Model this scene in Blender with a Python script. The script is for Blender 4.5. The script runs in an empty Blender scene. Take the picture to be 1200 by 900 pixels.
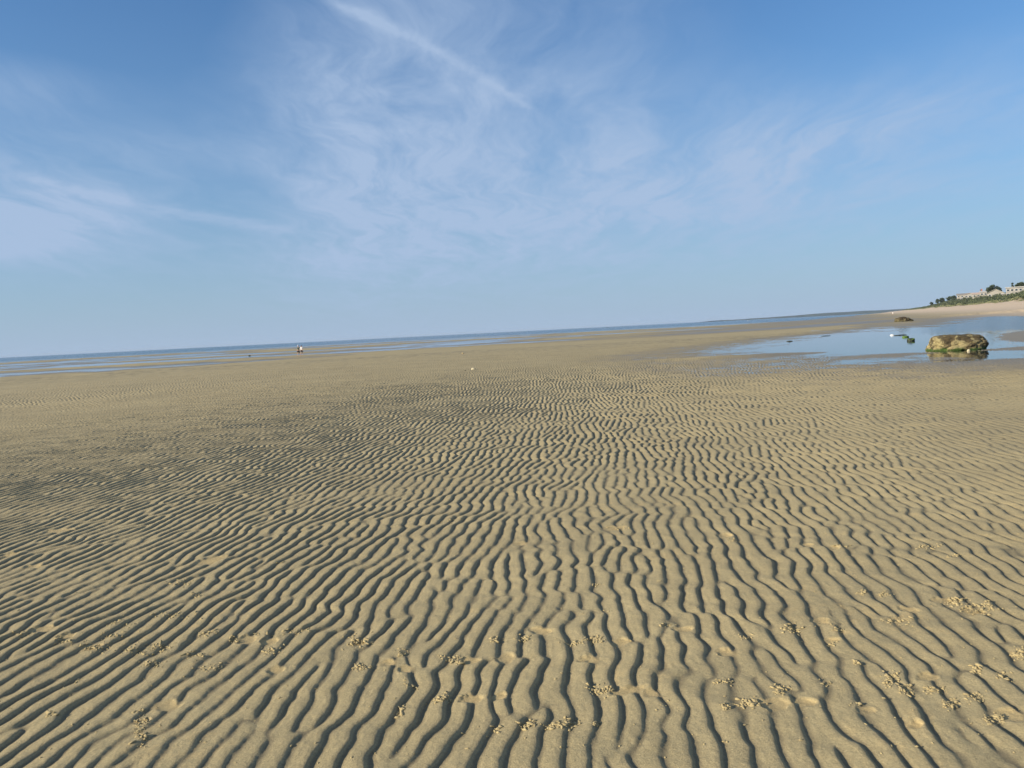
import bpy, bmesh, math, random
import numpy as np
from mathutils import Vector, Matrix, noise as mnoise

R = math.radians
SC = bpy.context.scene
C = SC.collection

# ------------------------------------------------------------------ camera
CAM_H = 1.70
F_PX, PITCH, ROLL = 889.0, 3.95, 2.92          # for the 1200x900 photograph
cam_d = bpy.data.cameras.new('camera')
cam = bpy.data.objects.new('camera', cam_d)
C.objects.link(cam)
cam_d.sensor_fit = 'HORIZONTAL'
cam_d.sensor_width = 36.0
cam_d.lens = 36.0 * F_PX / 1200.0
cam_d.clip_start = 0.05
cam_d.clip_end = 120000.0
CM = Matrix.Rotation(R(90 - PITCH), 3, 'X') @ Matrix.Rotation(R(-ROLL), 3, 'Z')
cam.matrix_world = Matrix.Translation((0, 0, CAM_H)) @ CM.to_4x4()
SC.camera = cam

# ------------------------------------------------------------------ sun, sky
SUN_AZ, SUN_EL = -112.0, 19.0                  # left of the view and a little behind
sd = bpy.data.lights.new('sun', 'SUN')
sd.energy = 5.0
sd.angle = R(0.5)
sd.color = (1.0, 0.89, 0.71)
sun = bpy.data.objects.new('sun', sd)
C.objects.link(sun)
sv = Vector((math.sin(R(SUN_AZ)) * math.cos(R(SUN_EL)), math.cos(R(SUN_AZ)) * math.cos(R(SUN_EL)), math.sin(R(SUN_EL))))
sun.rotation_euler = sv.to_track_quat('Z', 'Y').to_euler()
sun.location = sv * 50

SC.view_settings.view_transform = 'Standard'
SC.view_settings.look = 'None'
SC.view_settings.exposure = 0.40
SC.view_settings.gamma = 1.0
SC.view_settings.use_curve_mapping = False


class NT:
    """small helper to write node maths as expressions"""
    def __init__(s, tree):
        s.t = tree

    def n(s, typ, **kw):
        nd = s.t.nodes.new(typ)
        for k, v in kw.items():
            setattr(nd, k, v)
        return nd

    def put(s, sock, v):
        if hasattr(v, 'is_output') or isinstance(v, bpy.types.NodeSocket):
            s.t.links.new(v, sock)
        else:
            sock.default_value = v

    def m(s, op, a, b=None, c=None, clamp=False):
        nd = s.n('ShaderNodeMath', operation=op, use_clamp=clamp)
        s.put(nd.inputs[0], a)
        if b is not None:
            s.put(nd.inputs[1], b)
        if c is not None:
            s.put(nd.inputs[2], c)
        return nd.outputs[0]

    def add(s, a, b): return s.m('ADD', a, b)
    def sub(s, a, b): return s.m('SUBTRACT', a, b)
    def mul(s, a, b): return s.m('MULTIPLY', a, b)

    def mr(s, v, a, b, c=0.0, d=1.0, smooth=True):
        nd = s.n('ShaderNodeMapRange', interpolation_type='SMOOTHSTEP' if smooth else 'LINEAR')
        nd.clamp = True
        s.put(nd.inputs['Value'], v)
        for k, x in (('From Min', a), ('From Max', b), ('To Min', c), ('To Max', d)):
            s.put(nd.inputs[k], x)
        return nd.outputs[0]

    def xyz(s, v):
        nd = s.n('ShaderNodeSeparateXYZ')
        s.put(nd.inputs[0], v)
        return nd.outputs

    def vec(s, x, y, z=0.0):
        nd = s.n('ShaderNodeCombineXYZ')
        for i, q in enumerate((x, y, z)):
            s.put(nd.inputs[i], q)
        return nd.outputs[0]

    def noise(s, v, scale, detail=4.0, rough=0.5, dist=0.0):
        nd = s.n('ShaderNodeTexNoise')
        s.put(nd.inputs['Vector'], v)
        nd.inputs['Scale'].default_value = scale
        nd.inputs['Detail'].default_value = detail
        nd.inputs['Roughness'].default_value = rough
        nd.inputs['Distortion'].default_value = dist
        return nd.outputs[0]

    def mix(s, f, a, b):
        nd = s.n('ShaderNodeMix', data_type='RGBA')
        s.put(nd.inputs[0], f)
        s.put(nd.inputs[6], a if not isinstance(a, tuple) else (*a[:3], 1))
        s.put(nd.inputs[7], b if not isinstance(b, tuple) else (*b[:3], 1))
        return nd.outputs[2]

    def bump(s, h, strength, dist, normal=None):
        nd = s.n('ShaderNodeBump')
        nd.inputs['Strength'].default_value = strength
        nd.inputs['Distance'].default_value = dist
        s.put(nd.inputs['Height'], h)
        if normal is not None:
            s.put(nd.inputs['Normal'], normal)
        return nd.outputs[0]


def pxdir(px, py):
    v = CM @ Vector((px - 600.0, 450.0 - py, -F_PX))
    return v.normalized()


def azel(px, py):
    v = pxdir(px, py)
    return math.atan2(v.x, v.y), math.asin(v.z)


world = bpy.data.worlds.new('World')
SC.world = world
world.use_nodes = True
wt = world.node_tree
wt.nodes.clear()
W = NT(wt)
wout = W.n('ShaderNodeOutputWorld')
bg = W.n('ShaderNodeBackground')
wt.links.new(bg.outputs[0], wout.inputs[0])
bg.inputs['Strength'].default_value = 0.112
sky = W.n('ShaderNodeTexSky', sky_type='NISHITA')
sky.sun_disc = False
sky.sun_elevation = R(SUN_EL)
sky.sun_rotation = R(SUN_AZ)
sky.altitude = 0.0
sky.air_density = 1.25
sky.dust_density = 0.6
sky.ozone_density = 3.0
tc = W.n('ShaderNodeTexCoord')
D = tc.outputs['Generated']
nrm = W.n('ShaderNodeVectorMath', operation='NORMALIZE')
wt.links.new(D, nrm.inputs[0])
dx, dy, dz = W.xyz(nrm.outputs[0])
AZ = W.m('ARCTAN2', dx, dy)
EL = W.m('ARCSINE', dz)
# the cloud layer seen as a plane high above: direction divided by elevation
den = W.add(W.m('MAXIMUM', dz, 0.0), 0.10)
PX_, PY_ = W.m('DIVIDE', dx, den), W.m('DIVIDE', dy, den)
P = W.vec(PX_, PY_, 0.0)
warp = W.n('ShaderNodeTexNoise')
W.put(warp.inputs['Vector'], P)
warp.inputs['Scale'].default_value = 1.1
warp.inputs['Detail'].default_value = 3
wv = W.n('ShaderNodeVectorMath', operation='MULTIPLY_ADD')
wt.links.new(warp.outputs['Color'], wv.inputs[0])
wv.inputs[1].default_value = (0.7, 0.7, 0.0)
wt.links.new(P, wv.inputs[2])
mp = W.n('ShaderNodeMapping')
wt.links.new(wv.outputs[0], mp.inputs[0])
mp.inputs['Rotation'].default_value = (0, 0, R(38))
mp.inputs['Scale'].default_value = (1.0, 0.42, 1.0)
fine = W.noise(mp.outputs[0], 3.2, 9.0, 0.66, 0.35)
broad = W.noise(wv.outputs[0], 0.75, 5.0, 0.55, 0.2)
fibre_m = W.n('ShaderNodeMapping')
wt.links.new(wv.outputs[0], fibre_m.inputs[0])
fibre_m.inputs['Rotation'].default_value = (0, 0, R(-25))
fibre_m.inputs['Scale'].default_value = (1.0, 0.25, 1.0)
fibre = W.noise(fibre_m.outputs[0], 6.5, 6.0, 0.6, 0.2)


def blob(px, py, wa, we, rot=0.0):
    """soft patch of thin cloud about one direction of the sky (angles in degrees)"""
    a0, e0 = azel(px, py)
    a = W.sub(AZ, a0)
    e = W.sub(EL, e0)
    c, s_ = math.cos(R(rot)), math.sin(R(rot))
    u = W.add(W.mul(a, c), W.mul(e, s_))
    v = W.sub(W.mul(e, c), W.mul(a, s_))
    q = W.add(W.m('POWER', W.m('ABSOLUTE', W.mul(u, 1 / R(wa))), 2.0), W.m('POWER', W.m('ABSOLUTE', W.mul(v, 1 / R(we))), 2.0))
    return W.m('EXPONENT', W.mul(q, -1.0))


def total(lst):
    o = lst[0]
    for x in lst[1:]:
        o = W.add(o, x)
    return o


# where the photograph has more cloud / less cloud
more = total([W.mul(blob(430, 200, 7, 15, -12), 0.75), W.mul(blob(560, 270, 14, 7), 0.70), W.mul(blob(760, 220, 13, 5.0, 6), 0.66), W.mul(blob(650, 140, 14, 6), 0.25),
              W.mul(blob(960, 170, 7, 2.5, 12), 0.6), W.mul(blob(60, 250, 8, 3), 1.05), W.mul(blob(20, 270, 3.4, 1.6), 1.3),
              W.mul(blob(620, 60, 12, 6), 0.3), W.mul(blob(30, 95, 5, 1.6), 0.4), W.mul(blob(1130, 130, 6, 5), 0.25),
              W.mul(blob(190, 175, 9, 1.4, -6), 0.30), W.mul(blob(360, 130, 4, 4), 0.3), W.mul(blob(980, 270, 15, 6), 0.35), W.mul(blob(80, 150, 10, 3), 0.30)])
lessm = total([W.mul(blob(100, 160, 9, 4), 0.25), W.mul(blob(280, 235, 6, 2.5), 0.30), W.mul(blob(1000, 60, 12, 7), 0.18),
               W.mul(blob(640, 190, 2.5, 2.0), 0.12), W.mul(blob(150, 20, 12, 5), 0.2)])
tex = W.add(W.mul(W.mr(fine, 0.30, 0.75), 0.55), W.mul(W.mr(fibre, 0.30, 0.78), 0.45))
cov = W.add(W.mul(W.mr(broad, 0.38, 0.72), 0.22), more)
cov = W.m('MAXIMUM', W.sub(cov, lessm), 0.0)
cloud = W.mul(cov, W.add(W.mul(tex, 1.15), 0.22))


def trail(pts, width, breaks, amt):
    """an old contrail: a curve through sky directions, el as a polynomial of az"""
    A = [azel(*p) for p in pts]
    a0 = A[0][0]
    co = np.polyfit([a - a0 for a, _ in A], [e for _, e in A], 2)
    t = W.sub(AZ, a0)
    ec = W.add(W.add(W.mul(W.m('POWER', W.m('ABSOLUTE', t), 2.0), float(co[0])), W.mul(t, float(co[1]))), float(co[2]))
    wob = W.mul(W.sub(W.noise(P, 9.0, 3.0, 0.6), 0.5), R(1.0))
    dd = W.mul(W.add(W.sub(EL, ec), wob), 1 / R(width))
    g = W.m('EXPONENT', W.mul(W.mul(dd, dd), -1.0))
    am, ax = min(a for a, _ in A), max(a for a, _ in A)
    fade = W.mul(W.mr(AZ, am - R(1.0), am + R(2.0)), W.mr(AZ, ax - R(1.5), ax + R(1.2), 1.0, 0.0))
    br = W.mr(W.noise(P, breaks, 4.0, 0.6), 0.25, 0.65, 0.35, 1.0)
    return W.mul(W.mul(W.mul(g, fade), br), amt)


tr1 = trail([(366, -8), (450, 33), (520, 62), (572, 90), (628, 133)], 0.42, 5.0, 0.40)
tr1b = trail([(366, -6), (450, 36), (520, 70), (628, 150)], 2.0, 4.0, 0.13)
tr2 = trail([(-20, 195), (100, 226), (220, 250), (350, 271)], 0.36, 4.0, 0.42)
cloud = total([cloud, tr1, tr1b, tr2])
cloud = W.m('MINIMUM', W.mul(cloud, W.mr(EL, R(-0.5), R(7.0), 0.25, 1.0)), 1.0)
# thin even veil thickening towards the horizon
veil = W.mul(W.m('EXPONENT', W.mul(W.m('MAXIMUM', EL, 0.0), -1 / R(11.0))), 0.95)
tint = W.n('ShaderNodeMix', data_type='RGBA', blend_type='MULTIPLY')
tint.inputs[0].default_value = 1.0
wt.links.new(sky.outputs[0], tint.inputs[6])
tint.inputs[7].default_value = (0.32, 0.64, 0.95, 1)      # the camera's cool white balance
c1 = W.mix(veil, tint.outputs[2], (2.72, 3.54, 4.72))
c2 = W.mix(W.mul(cloud, 0.90), c1, (2.75, 3.6, 5.0))
# unseen warm veil added overhead, above the view, to make shadow fill less blue
c3 = W.mix(W.mr(EL, R(32), R(60), 0.0, 0.45), c2, (2.9, 2.75, 2.5))
wt.links.new(c3, bg.inputs['Color'])


# ------------------------------------------------------------------ helpers
def tag(o, label=None, cat=None, group=None, kind=None):
    for k, v in (('label', label), ('category', cat), ('group', group), ('kind', kind)):
        if v:
            o[k] = v
    return o


def obj(name, bm, mat=None, parent=None, smooth=False):
    me = bpy.data.meshes.new(name)
    bm.to_mesh(me)
    bm.free()
    if smooth:
        me.polygons.foreach_set('use_smooth', [True] * len(me.polygons))
    if mat:
        me.materials.append(mat)
    o = bpy.data.objects.new(name, me)
    C.objects.link(o)
    if parent:
        o.parent = parent
    return o


def empty(name, loc, rz=0.0):
    o = bpy.data.objects.new(name, None)
    C.objects.link(o)
    o.location = loc
    o.rotation_euler = (0, 0, rz)
    o.empty_display_size = 0.3
    return o


def material(name, rough=0.8):
    m = bpy.data.materials.new(name)
    m.use_nodes = True
    t = m.node_tree
    b = t.nodes['Principled BSDF']
    b.inputs['Roughness'].default_value = rough
    return m, NT(t), b


def mottled(name, ca, cb, scale=4.0, rough=0.85, bump=0.0, cc=None, bdist=0.02, coord='Object'):
    m, N, b = material(name, rough)
    tcd = N.n('ShaderNodeTexCoord')
    v = tcd.outputs[coord]
    f = N.mr(N.noise(v, scale, 6.0, 0.6), 0.35, 0.65)
    col = N.mix(f, ca, cb)
    if cc:
        col = N.mix(N.mr(N.noise(v, scale * 2.7, 4.0, 0.6), 0.52, 0.62), col, cc)
    N.put(b.inputs['Base Color'], col)
    if bump:
        N.put(b.inputs['Normal'], N.bump(N.noise(v, scale * 4, 6.0, 0.65), bump, bdist))
    return m


# ------------------------------------------------------------------ ground shape (numpy)
RNG = np.random.default_rng(7)
LAT = RNG.random((512, 512)).astype(np.float32)


def vnoise(x, y, ox=0, oy=0):
    x = x + 7000.37 + ox
    y = y + 7000.71 + oy
    xi = np.floor(x).astype(np.int64)
    yi = np.floor(y).astype(np.int64)
    fx = (x - xi)
    fy = (y - yi)
    fx = fx * fx * (3 - 2 * fx)
    fy = fy * fy * (3 - 2 * fy)
    a = LAT[xi & 511, yi & 511]
    b = LAT[(xi + 1) & 511, yi & 511]
    c = LAT[xi & 511, (yi + 1) & 511]
    d = LAT[(xi + 1) & 511, (yi + 1) & 511]
    return (a * (1 - fx) + b * fx) * (1 - fy) + (c * (1 - fx) + d * fx) * fy


def fbm(x, y, sx, sy, octv=4, seed=0, g=0.5):
    o = 0
    amp = 1.0
    tot = 0
    for i in range(octv):
        o = o + amp * (vnoise(x / sx * 2 ** i, y / sy * 2 ** i, 17.3 * i + seed * 31.7, 5.1 * i + seed * 11.3) - 0.5) * 2
        tot += amp
        amp *= g
    return o / tot


def ss(x, a, b):
    t = np.clip((x - a) / (b - a), 0, 1)
    return t * t * (3 - 2 * t)


Z_SEA = -0.60
Z_POOL = -0.035
# sand bar edge: distance ahead as a function of X/Y
EDGE_Q = np.array([-3.0, -0.80, -0.675, -0.45, -0.28, -0.11, 0.06, 0.22, 0.39, 0.50, 0.60, 3.0])
EDGE_Y = np.array([20.0, 52.0, 60.0, 76.0, 96.0, 112.0, 120.0, 122.0, 140.0, 190.0, 240.0, 400.0])
# coast line of the bluff foot
CP = np.array([313.0, 510.0])
CU = np.array([0.42, 0.9075])
CU = CU / np.linalg.norm(CU)
CN = np.array([-CU[1], CU[0]])


def flat_hit(px, py, z=0.0):
    d = pxdir(px, py)
    t = (z - CAM_H) / d.z
    return np.array([d.x * t, d.y * t])


POOL_PX = [(808, 414), (850, 421), (895, 427), (960, 430), (1030, 432), (1100, 434), (1200, 434), (1330, 435), (1500, 428),
           (1420, 358), (1200, 367.2), (1120, 371.5), (1075, 375.0), (1052, 380.5), (1010, 388.5), (950, 394.5), (905, 399.5), (850, 406.5)]
POOL = np.array([flat_hit(*p, Z_POOL) for p in POOL_PX])


def poly_sd(X, Y, poly):
    """signed distance, positive inside"""
    n = len(poly)
    best = np.full(X.shape, 1e9)
    inside = np.zeros(X.shape, bool)
    for i in range(n):
        ax, ay = poly[i]
        bx, by = poly[(i + 1) % n]
        ex, ey = bx - ax, by - ay
        t = np.clip(((X - ax) * ex + (Y - ay) * ey) / (ex * ex + ey * ey), 0, 1)
        dd = (X - ax - t * ex) ** 2 + (Y - ay - t * ey) ** 2
        best = np.minimum(best, dd)
        cond = ((ay > Y) != (by > Y))
        with np.errstate(divide='ignore', invalid='ignore'):
            xin = ex * (Y - ay) / (ey if ey != 0 else 1e-9) + ax
        inside ^= cond & (X < xin)
    dd = np.sqrt(best)
    return np.where(inside, dd, -dd)


def bluff_h(t):
    # t = metres along the coast from CP
    return np.interp(t, [-400, -60, 0, 150, 300, 400, 500, 900, 3000], [12, 10.5, 9.6, 9.2, 10.4, 10.6, 8.0, 4.8, 3.8])


def base(X, Y):
    X = np.asarray(X, float)
    Y = np.asarray(Y, float)
    Ys = np.maximum(Y, 1.0)
    q = X / Ys
    w = Y / np.interp(q, EDGE_Q, EDGE_Y)
    w = w * (1 + 0.05 * fbm(X, Y, 30, 30, 3, 3))
    z = -0.42 * ss(w, 0.42, 1.0)
    far = -0.60 + 0.30 * fbm(X, Y, 55, 24, 5, 4, 0.6) + 0.10 * fbm(X, Y, 14, 7, 4, 14) + 0.09 * ss(w, 2.0, 1.2) + 0.07 * fbm(X, Y, 3.5, 3.0, 3, 45)
    far = far - 1.2 * ss(np.hypot(X, Y), 380, 620) * ss(q, 0.50, 0.2) - 1.2 * ss(np.hypot(X, Y), 700, 1100)
    far = far + 0.015 * ss(q, -0.35, 0.3) + 0.05 * ss(q, 0.25, 0.45)
    z = z + (far + 0.42) * ss(w, 0.98, 1.16)
    z = z + 0.02 * fbm(X, Y, 7, 7, 3, 5) * ss(np.hypot(X, Y), 10, 25)
    # beach and bluff on the right
    rx, ry = X - CP[0], Y - CP[1]
    s = rx * CN[0] + ry * CN[1]
    t = rx * CU[0] + ry * CU[1]
    s = s + 5 * fbm(X, Y, 60, 60, 3, 6)
    b = ss(s, 120, 50)
    z = z * (1 - b) + 0.0 * b
    z = z + 1.0 * ss(s, 75, 25) + 2.6 * ss(s, 32, 0)
    H = bluff_h(t) - 3.5
    z = z + H * ss(s + 3.0 * fbm(X, Y, 14, 14, 3, 8), 3, -25) + 0.8 * fbm(X, Y, 22, 22, 3, 9) * ss(s, 4, -20)
    z = z + 4.0 * ss(s, -32, -75) * ss(t, 230, 60)
    z = z + 0.35 * fbm(X, Y, 9, 9, 3, 10) * ss(s, 30, 5)
    # pool
    bb = (X > -14) & (Y > 4) & (Y < 260)
    psd = np.full(X.shape, -99.0)
    if bb.any():
        sdv = poly_sd(X[bb], Y[bb], POOL)
        ys = Y[bb]
        sdv = sdv + 1.0 * fbm(X[bb], ys, 5, 3.2, 4, 11) * np.clip(ys / 25, 0.6, 3)
        psd[bb] = sdv
    off = np.clip(Z_POOL - 0.004 - 0.0034 * psd - 0.012 * np.maximum(psd - 5.0, 0), -0.17, 0.0)
    qq = X / Ys
    bar = np.exp(-((qq - 0.76) / 0.13) ** 2 - ((Y - 46) / 8.5) ** 2)
    bar2 = 0.55 * np.exp(-((X - 25) / 9) ** 2 - ((Y - 31.0) / 1.2) ** 2) + 0.5 * np.exp(-((X - 12) / 5) ** 2 - ((Y - 36.0) / 1.3) ** 2)
    mask = np.clip((psd + 11.0) / 3.0, 0, 1)
    z = z * (1 - mask) + mask * (z * 0.25 + off + (0.007 * fbm(X, Y, 0.28, 0.5, 2, 37) + 0.010 * fbm(X, Y, 1.3, 0.9, 2, 38)) * ss(np.abs(psd), 9, 2) + 0.165 * bar + 0.10 * bar2 + 0.028 * fbm(X, Y, 14, 4.5, 4, 12) * ss(psd, 1.5, 6) )
    return z, w, s, psd


def ghit(px, py):
    d = pxdir(px, py)
    ts = np.geomspace(2.0, 4000.0, 6000)
    X, Y, Z = d.x * ts, d.y * ts, CAM_H + d.z * ts
    g = base(X, Y)[0]
    i = int(np.argmax(Z < g))
    t = ts[i]
    return Vector((d.x * t, d.y * t, float(g[i])))


# ---- ripples: oriented band-pass noise gives crests with natural forks and breaks
NT_, CELL = 2048, 0.025
L_TILE = NT_ * CELL


def ripple_tile(lam, ang, sr, st, seed):
    rng = np.random.default_rng(seed)
    k = np.fft.fftfreq(NT_, CELL) * 2 * np.pi
    KX, KY = np.meshgrid(k, k, indexing='ij')
    k0 = 2 * np.pi / lam
    nx, ny = math.cos(ang), -math.sin(ang)
    kr = KX * nx + KY * ny
    kt = -KX * ny + KY * nx
    G = np.exp(-((kr - k0) / (sr * k0)) ** 2 / 2 - (kt / (st * k0)) ** 2 / 2)
    F = np.fft.fft2(rng.standard_normal((NT_, NT_))) * G
    f = np.fft.ifft2(F)
    f /= np.mean(np.abs(f))
    # carrier removed so that it interpolates cleanly
    x = np.arange(NT_) * CELL
    kx0 = round(k0 * nx / (2 * np.pi / L_TILE)) * 2 * np.pi / L_TILE
    ky0 = round(k0 * ny / (2 * np.pi / L_TILE)) * 2 * np.pi / L_TILE
    f = f * np.exp(-1j * (kx0 * x[:, None] + ky0 * x[None, :]))
    return f.astype(np.complex64), kx0, ky0


def tile_sample(f, x, y):
    u = (x / CELL) % NT_
    v = (y / CELL) % NT_
    ui = u.astype(np.int64)
    vi = v.astype(np.int64)
    fu = (u - ui).astype(np.float32)
    fv = (v - vi).astype(np.float32)
    ui %= NT_
    vi %= NT_
    u1 = (ui + 1) % NT_
    v1 = (vi + 1) % NT_
    return (f[ui, vi] * (1 - fu) + f[u1, vi] * fu) * (1 - fv) + (f[ui, v1] * (1 - fu) + f[u1, v1] * fu) * fv


TILE = ripple_tile(0.112, R(8.0), 0.125, 0.17, 21)


def ripples(X, Y, w, psd):
    wx = 0.22 * fbm(X, Y, 7.0, 9.0, 2, 20) + 0.040 * fbm(X, Y, 0.46, 0.32, 2, 21) + 0.013 * fbm(X, Y, 0.15, 0.12, 2, 26)
    wy = 0.10 * fbm(X, Y, 3.0, 3.0, 2, 22)
    f, kx0, ky0 = TILE
    x, y = X + wx, Y + wy
    c = tile_sample(f, x, y)
    ph = np.angle(c) + (kx0 * x + ky0 * y)
    amp = np.clip(np.abs(c) / 0.50, 0.15, 1.0) ** 0.7
    amp = amp * (1 + 0.38 * fbm(X, Y, 0.17, 0.20, 2, 28))
    ph = ph - 0.66 * np.cos(ph)
    h = 1 - ((1 - np.cos(ph)) / 2) ** 1.62
    Rr = np.hypot(X, Y)
    q = X / np.maximum(Y, 1)
    A = 0.0152 * (1 + 0.28 * fbm(X, Y, 2.2, 1.6, 3, 23))
    A = A * (0.68 + 0.12 * ss(Rr, 7, 16) + (0.37 - 0.10 * ss(Rr, 7, 16)) * ss(fbm(X, Y, 0.9, 0.6, 3, 39), -0.45, 0.05))
    A = A * (1 - 0.38 * ss(q + 0.05 * fbm(X, Y, 3, 3, 2, 24), 0.15, 0.60) * ss(Rr, 4.5, 12)) * (1 + 0.48 * ss(Rr, 7, 22))
    A = A * (1 - (1 - ss(w, 0.97, 0.68)) * ss(q, 0.40, 0.10))
    A = A * (0.90 + 0.18 * ss(fbm(X, Y, 9, 5, 3, 27), -0.35, 0.25)) * (1 + 0.08 * np.exp(-((X + 7) / 9) ** 2 - ((Y - 24) / 7) ** 2))
    A = A * (1 - 0.22 * ss(q, -0.15, -0.5) * ss(Rr, 9, 15))
    A = A * ss(Rr, 90, 55)
    A = A * (1 + 0.6 * ss(psd, -6.0, -1.0))
    lump = (0.0034 * fbm(X, Y, 0.065, 0.075, 3, 25) + 0.0030 * fbm(X, Y, 0.19, 0.22, 2, 44) + 0.0008 * fbm(X, Y, 0.018, 0.018, 2, 29)) * ss(Rr, 14, 6)
    return (h - 0.5) * A * amp + lump, h


# pressed, drier patches and the worm-cast crumbs on the near sand (photo positions projected on the ground)
SCRAPE = [(290, 752, 10, 4.5), (315, 755, 9, 4), (322, 790, 10, 4), (197, 830, 15, 5), (248, 657, 11, 5), (77, 747, 8, 3), (50, 738, 12, 3.5),
          (108, 760, 11, 4), (550, 780, 12, 3.6), (474, 790, 8, 4), (455, 781, 10, 3.5), (585, 824, 9, 4), (552, 826, 12, 4.5),
          (727, 760, 12, 3.2), (737, 818, 20, 3.2), (762, 822, 9, 4), (593, 778, 9, 5), (962, 737, 9, 3.2), (1065, 725, 9, 4),
          (850, 773, 11, 4), (907, 836, 15, 6), (942, 834, 11, 4), (1073, 864, 10, 4), (1017, 844, 9, 4), (1182, 853, 17, 7),
          (1087, 806, 12, 4), (1052, 737, 10, 3), (945, 645, 7, 2), (977, 649, 7, 2), (850, 633, 9, 2.4), (420, 757, 7, 3),
          (635, 745, 14, 4), (720, 622, 12, 2.4), (70, 622, 14, 2.4), (40, 664, 10, 2.4), (690, 780, 11, 4), (165, 850, 8, 3), (12, 650, 8, 2),
          (1110, 715, 14, 4), (1140, 728, 13, 4), (800, 745, 11, 3), (610, 640, 9, 2), (975, 760, 8, 2.6)]
SCR = []
for (px, py, sx, sy) in SCRAPE:
    g = flat_hit(px, py)
    depth = g[1]
    SCR.append((g[0], g[1], 1.15 * sx * depth / F_PX, max(0.03, sy * (depth ** 2 + 2.9) / (F_PX * CAM_H) * 1.05)))


def build_ground():
    ang = [R(a) for a in np.arange(-180, -62, 3.0)] + [R(a) for a in np.arange(-62, -40, 0.6)]
    ang += list(np.arange(R(-40), R(40), R(0.048)))
    ang += [R(a) for a in np.arange(40, 62, 0.6)] + [R(a) for a in np.arange(62, 180, 3.0)]
    ang = np.array(ang)
    r = [0.02, 1.0, 2.0, 3.0, 3.6]
    x = 4.1
    while x < 42000:
        r.append(x)
        if x < 8:
            x += 0.0095
        elif x < 60:
            x += 0.0095 * (x / 8) ** 1.85
        elif x < 220:
            x *= 1.0055
        elif x < 1400:
            x *= 1.0062
        else:
            x *= 1.04
    r = np.array(r)
    na, nr = len(ang), len(r)
    A, RR = np.meshgrid(ang, r)                       # rows = r
    X = (np.sin(A) * RR).ravel()
    Y = (np.cos(A) * RR - 3.0).ravel()
    z, w, s, psd = base(X, Y)
    z = z - 6.0 * ss(np.hypot(X, Y), 1500, 4000) * ss(s, -600, 0)
    near = (RR.ravel() < 92) & (np.abs(A.ravel()) < R(63)) & (RR.ravel() > 3.8)
    rip, prof = ripples(X[near], Y[near], w[near], psd[near])
    idx = np.nonzero(near)[0]
    dry = np.zeros(X.shape, np.float32)
    Xn, Yn = X[near], Y[near]
    dryn = np.zeros(Xn.shape)
    rng = np.random.default_rng(5)
    sel = np.nonzero(Yn < 9.5)[0]
    Xs, Ys = Xn[sel], Yn[sel]
    rs = rip[sel]
    ds = dryn[sel]
    wob = 0.45 * fbm(Xs, Ys, 0.05, 0.05, 3, 40)
    for (cx, cy, ax, ay) in SCR:
        th = rng.uniform(-0.5, 0.5)
        c_, s_ = math.cos(th), math.sin(th)
        ux, uy = Xs - cx, Ys - cy
        u = (ux * c_ + uy * s_) / ax
        v = (-ux * s_ + uy * c_) / ay
        d2 = np.sqrt(u * u + v * v) + wob
        m = ss(d2, 1.15, 0.75)
        rs = rs * (1 - m) + m * (-0.0015 - 0.005 * np.clip(1 - d2, 0, 1))
        rim = np.exp(-((d2 - 1.15) / 0.22) ** 2)
        rs = rs + rim * 0.0030 * (0.6 + wob)
        ds = np.maximum(ds, m * (0.62 + 0.9 * wob))
    # disturbed tracks: rough crumbly ground between the casts
    rip[sel] = rs
    dryn[sel] = ds
    z[idx] += rip
    dry[idx] = dryn
    # drier and yellower on ripple tops; troughs damper, with ripple shade painted in
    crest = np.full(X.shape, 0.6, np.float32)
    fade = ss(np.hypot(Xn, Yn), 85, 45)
    crest[idx] = prof * fade + (0.42 + 0.55 * fbm(Xn, Yn, 0.35, 0.9, 2, 43)) * (1 - fade)  # far out, patchy damp tone also stands in for lost ripple shading
    wl = np.where(psd > -6, Z_POOL, Z_SEA)
    wet = ss(z - wl + 0.03 * fbm(X, Y, 8, 5, 3, 36), 0.11, 0.0)
    wet = np.where(psd > -6, 0.85 * ss(z - wl, 0.030, -0.004), wet)
    wet = np.where(psd > -7, np.maximum(wet * ss(psd, -7, -3.5), 0.75 * ss(psd, -2.0, 3.0)), wet)
    wet = np.where(s < 60, wet * ss(s, 30, 55), wet)
    damp = np.where((s > 40) & (s < 140) & (Y > 120), ss(s, 40, 75) * ss(s, 140, 90) * (0.45 + 0.5 * ss(fbm(X, Y, 40, 14, 4, 41), -0.2, 0.2)), 0)
    wet = np.clip(np.maximum(wet, damp), 0, 1)
    beach = ss(s, 62, 30)
    veg = ss(s + 7 * fbm(X, Y, 16, 16, 4, 35), -1, -6)
    n = na * nr
    me = bpy.data.meshes.new('sand_flat')
    me.vertices.add(n)
    co = np.empty((n, 3), np.float32)
    co[:, 0], co[:, 1], co[:, 2] = X, Y, z
    me.vertices.foreach_set('co', co.ravel())
    i = np.arange(nr - 1)[:, None] * na
    j = np.arange(na)[None, :]
    j1 = (j + 1) % na
    q = np.stack([i + j, i + j1, i + na + j1, i + na + j], -1).reshape(-1, 4).astype(np.int32)
    q = q[:, ::-1]
    nf = len(q)
    me.loops.add(nf * 4)
    me.loops.foreach_set('vertex_index', np.ascontiguousarray(q).ravel())
    me.polygons.add(nf)
    me.polygons.foreach_set('loop_start', np.arange(nf, dtype=np.int32) * 4)
    me.polygons.foreach_set('use_smooth', np.ones(nf, bool))
    me.update(calc_edges=True)
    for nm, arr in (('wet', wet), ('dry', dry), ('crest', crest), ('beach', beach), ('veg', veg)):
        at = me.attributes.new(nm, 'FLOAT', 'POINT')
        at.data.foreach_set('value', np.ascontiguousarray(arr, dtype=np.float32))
    o = bpy.data.objects.new('sand_flat', me)
    C.objects.link(o)
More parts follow.
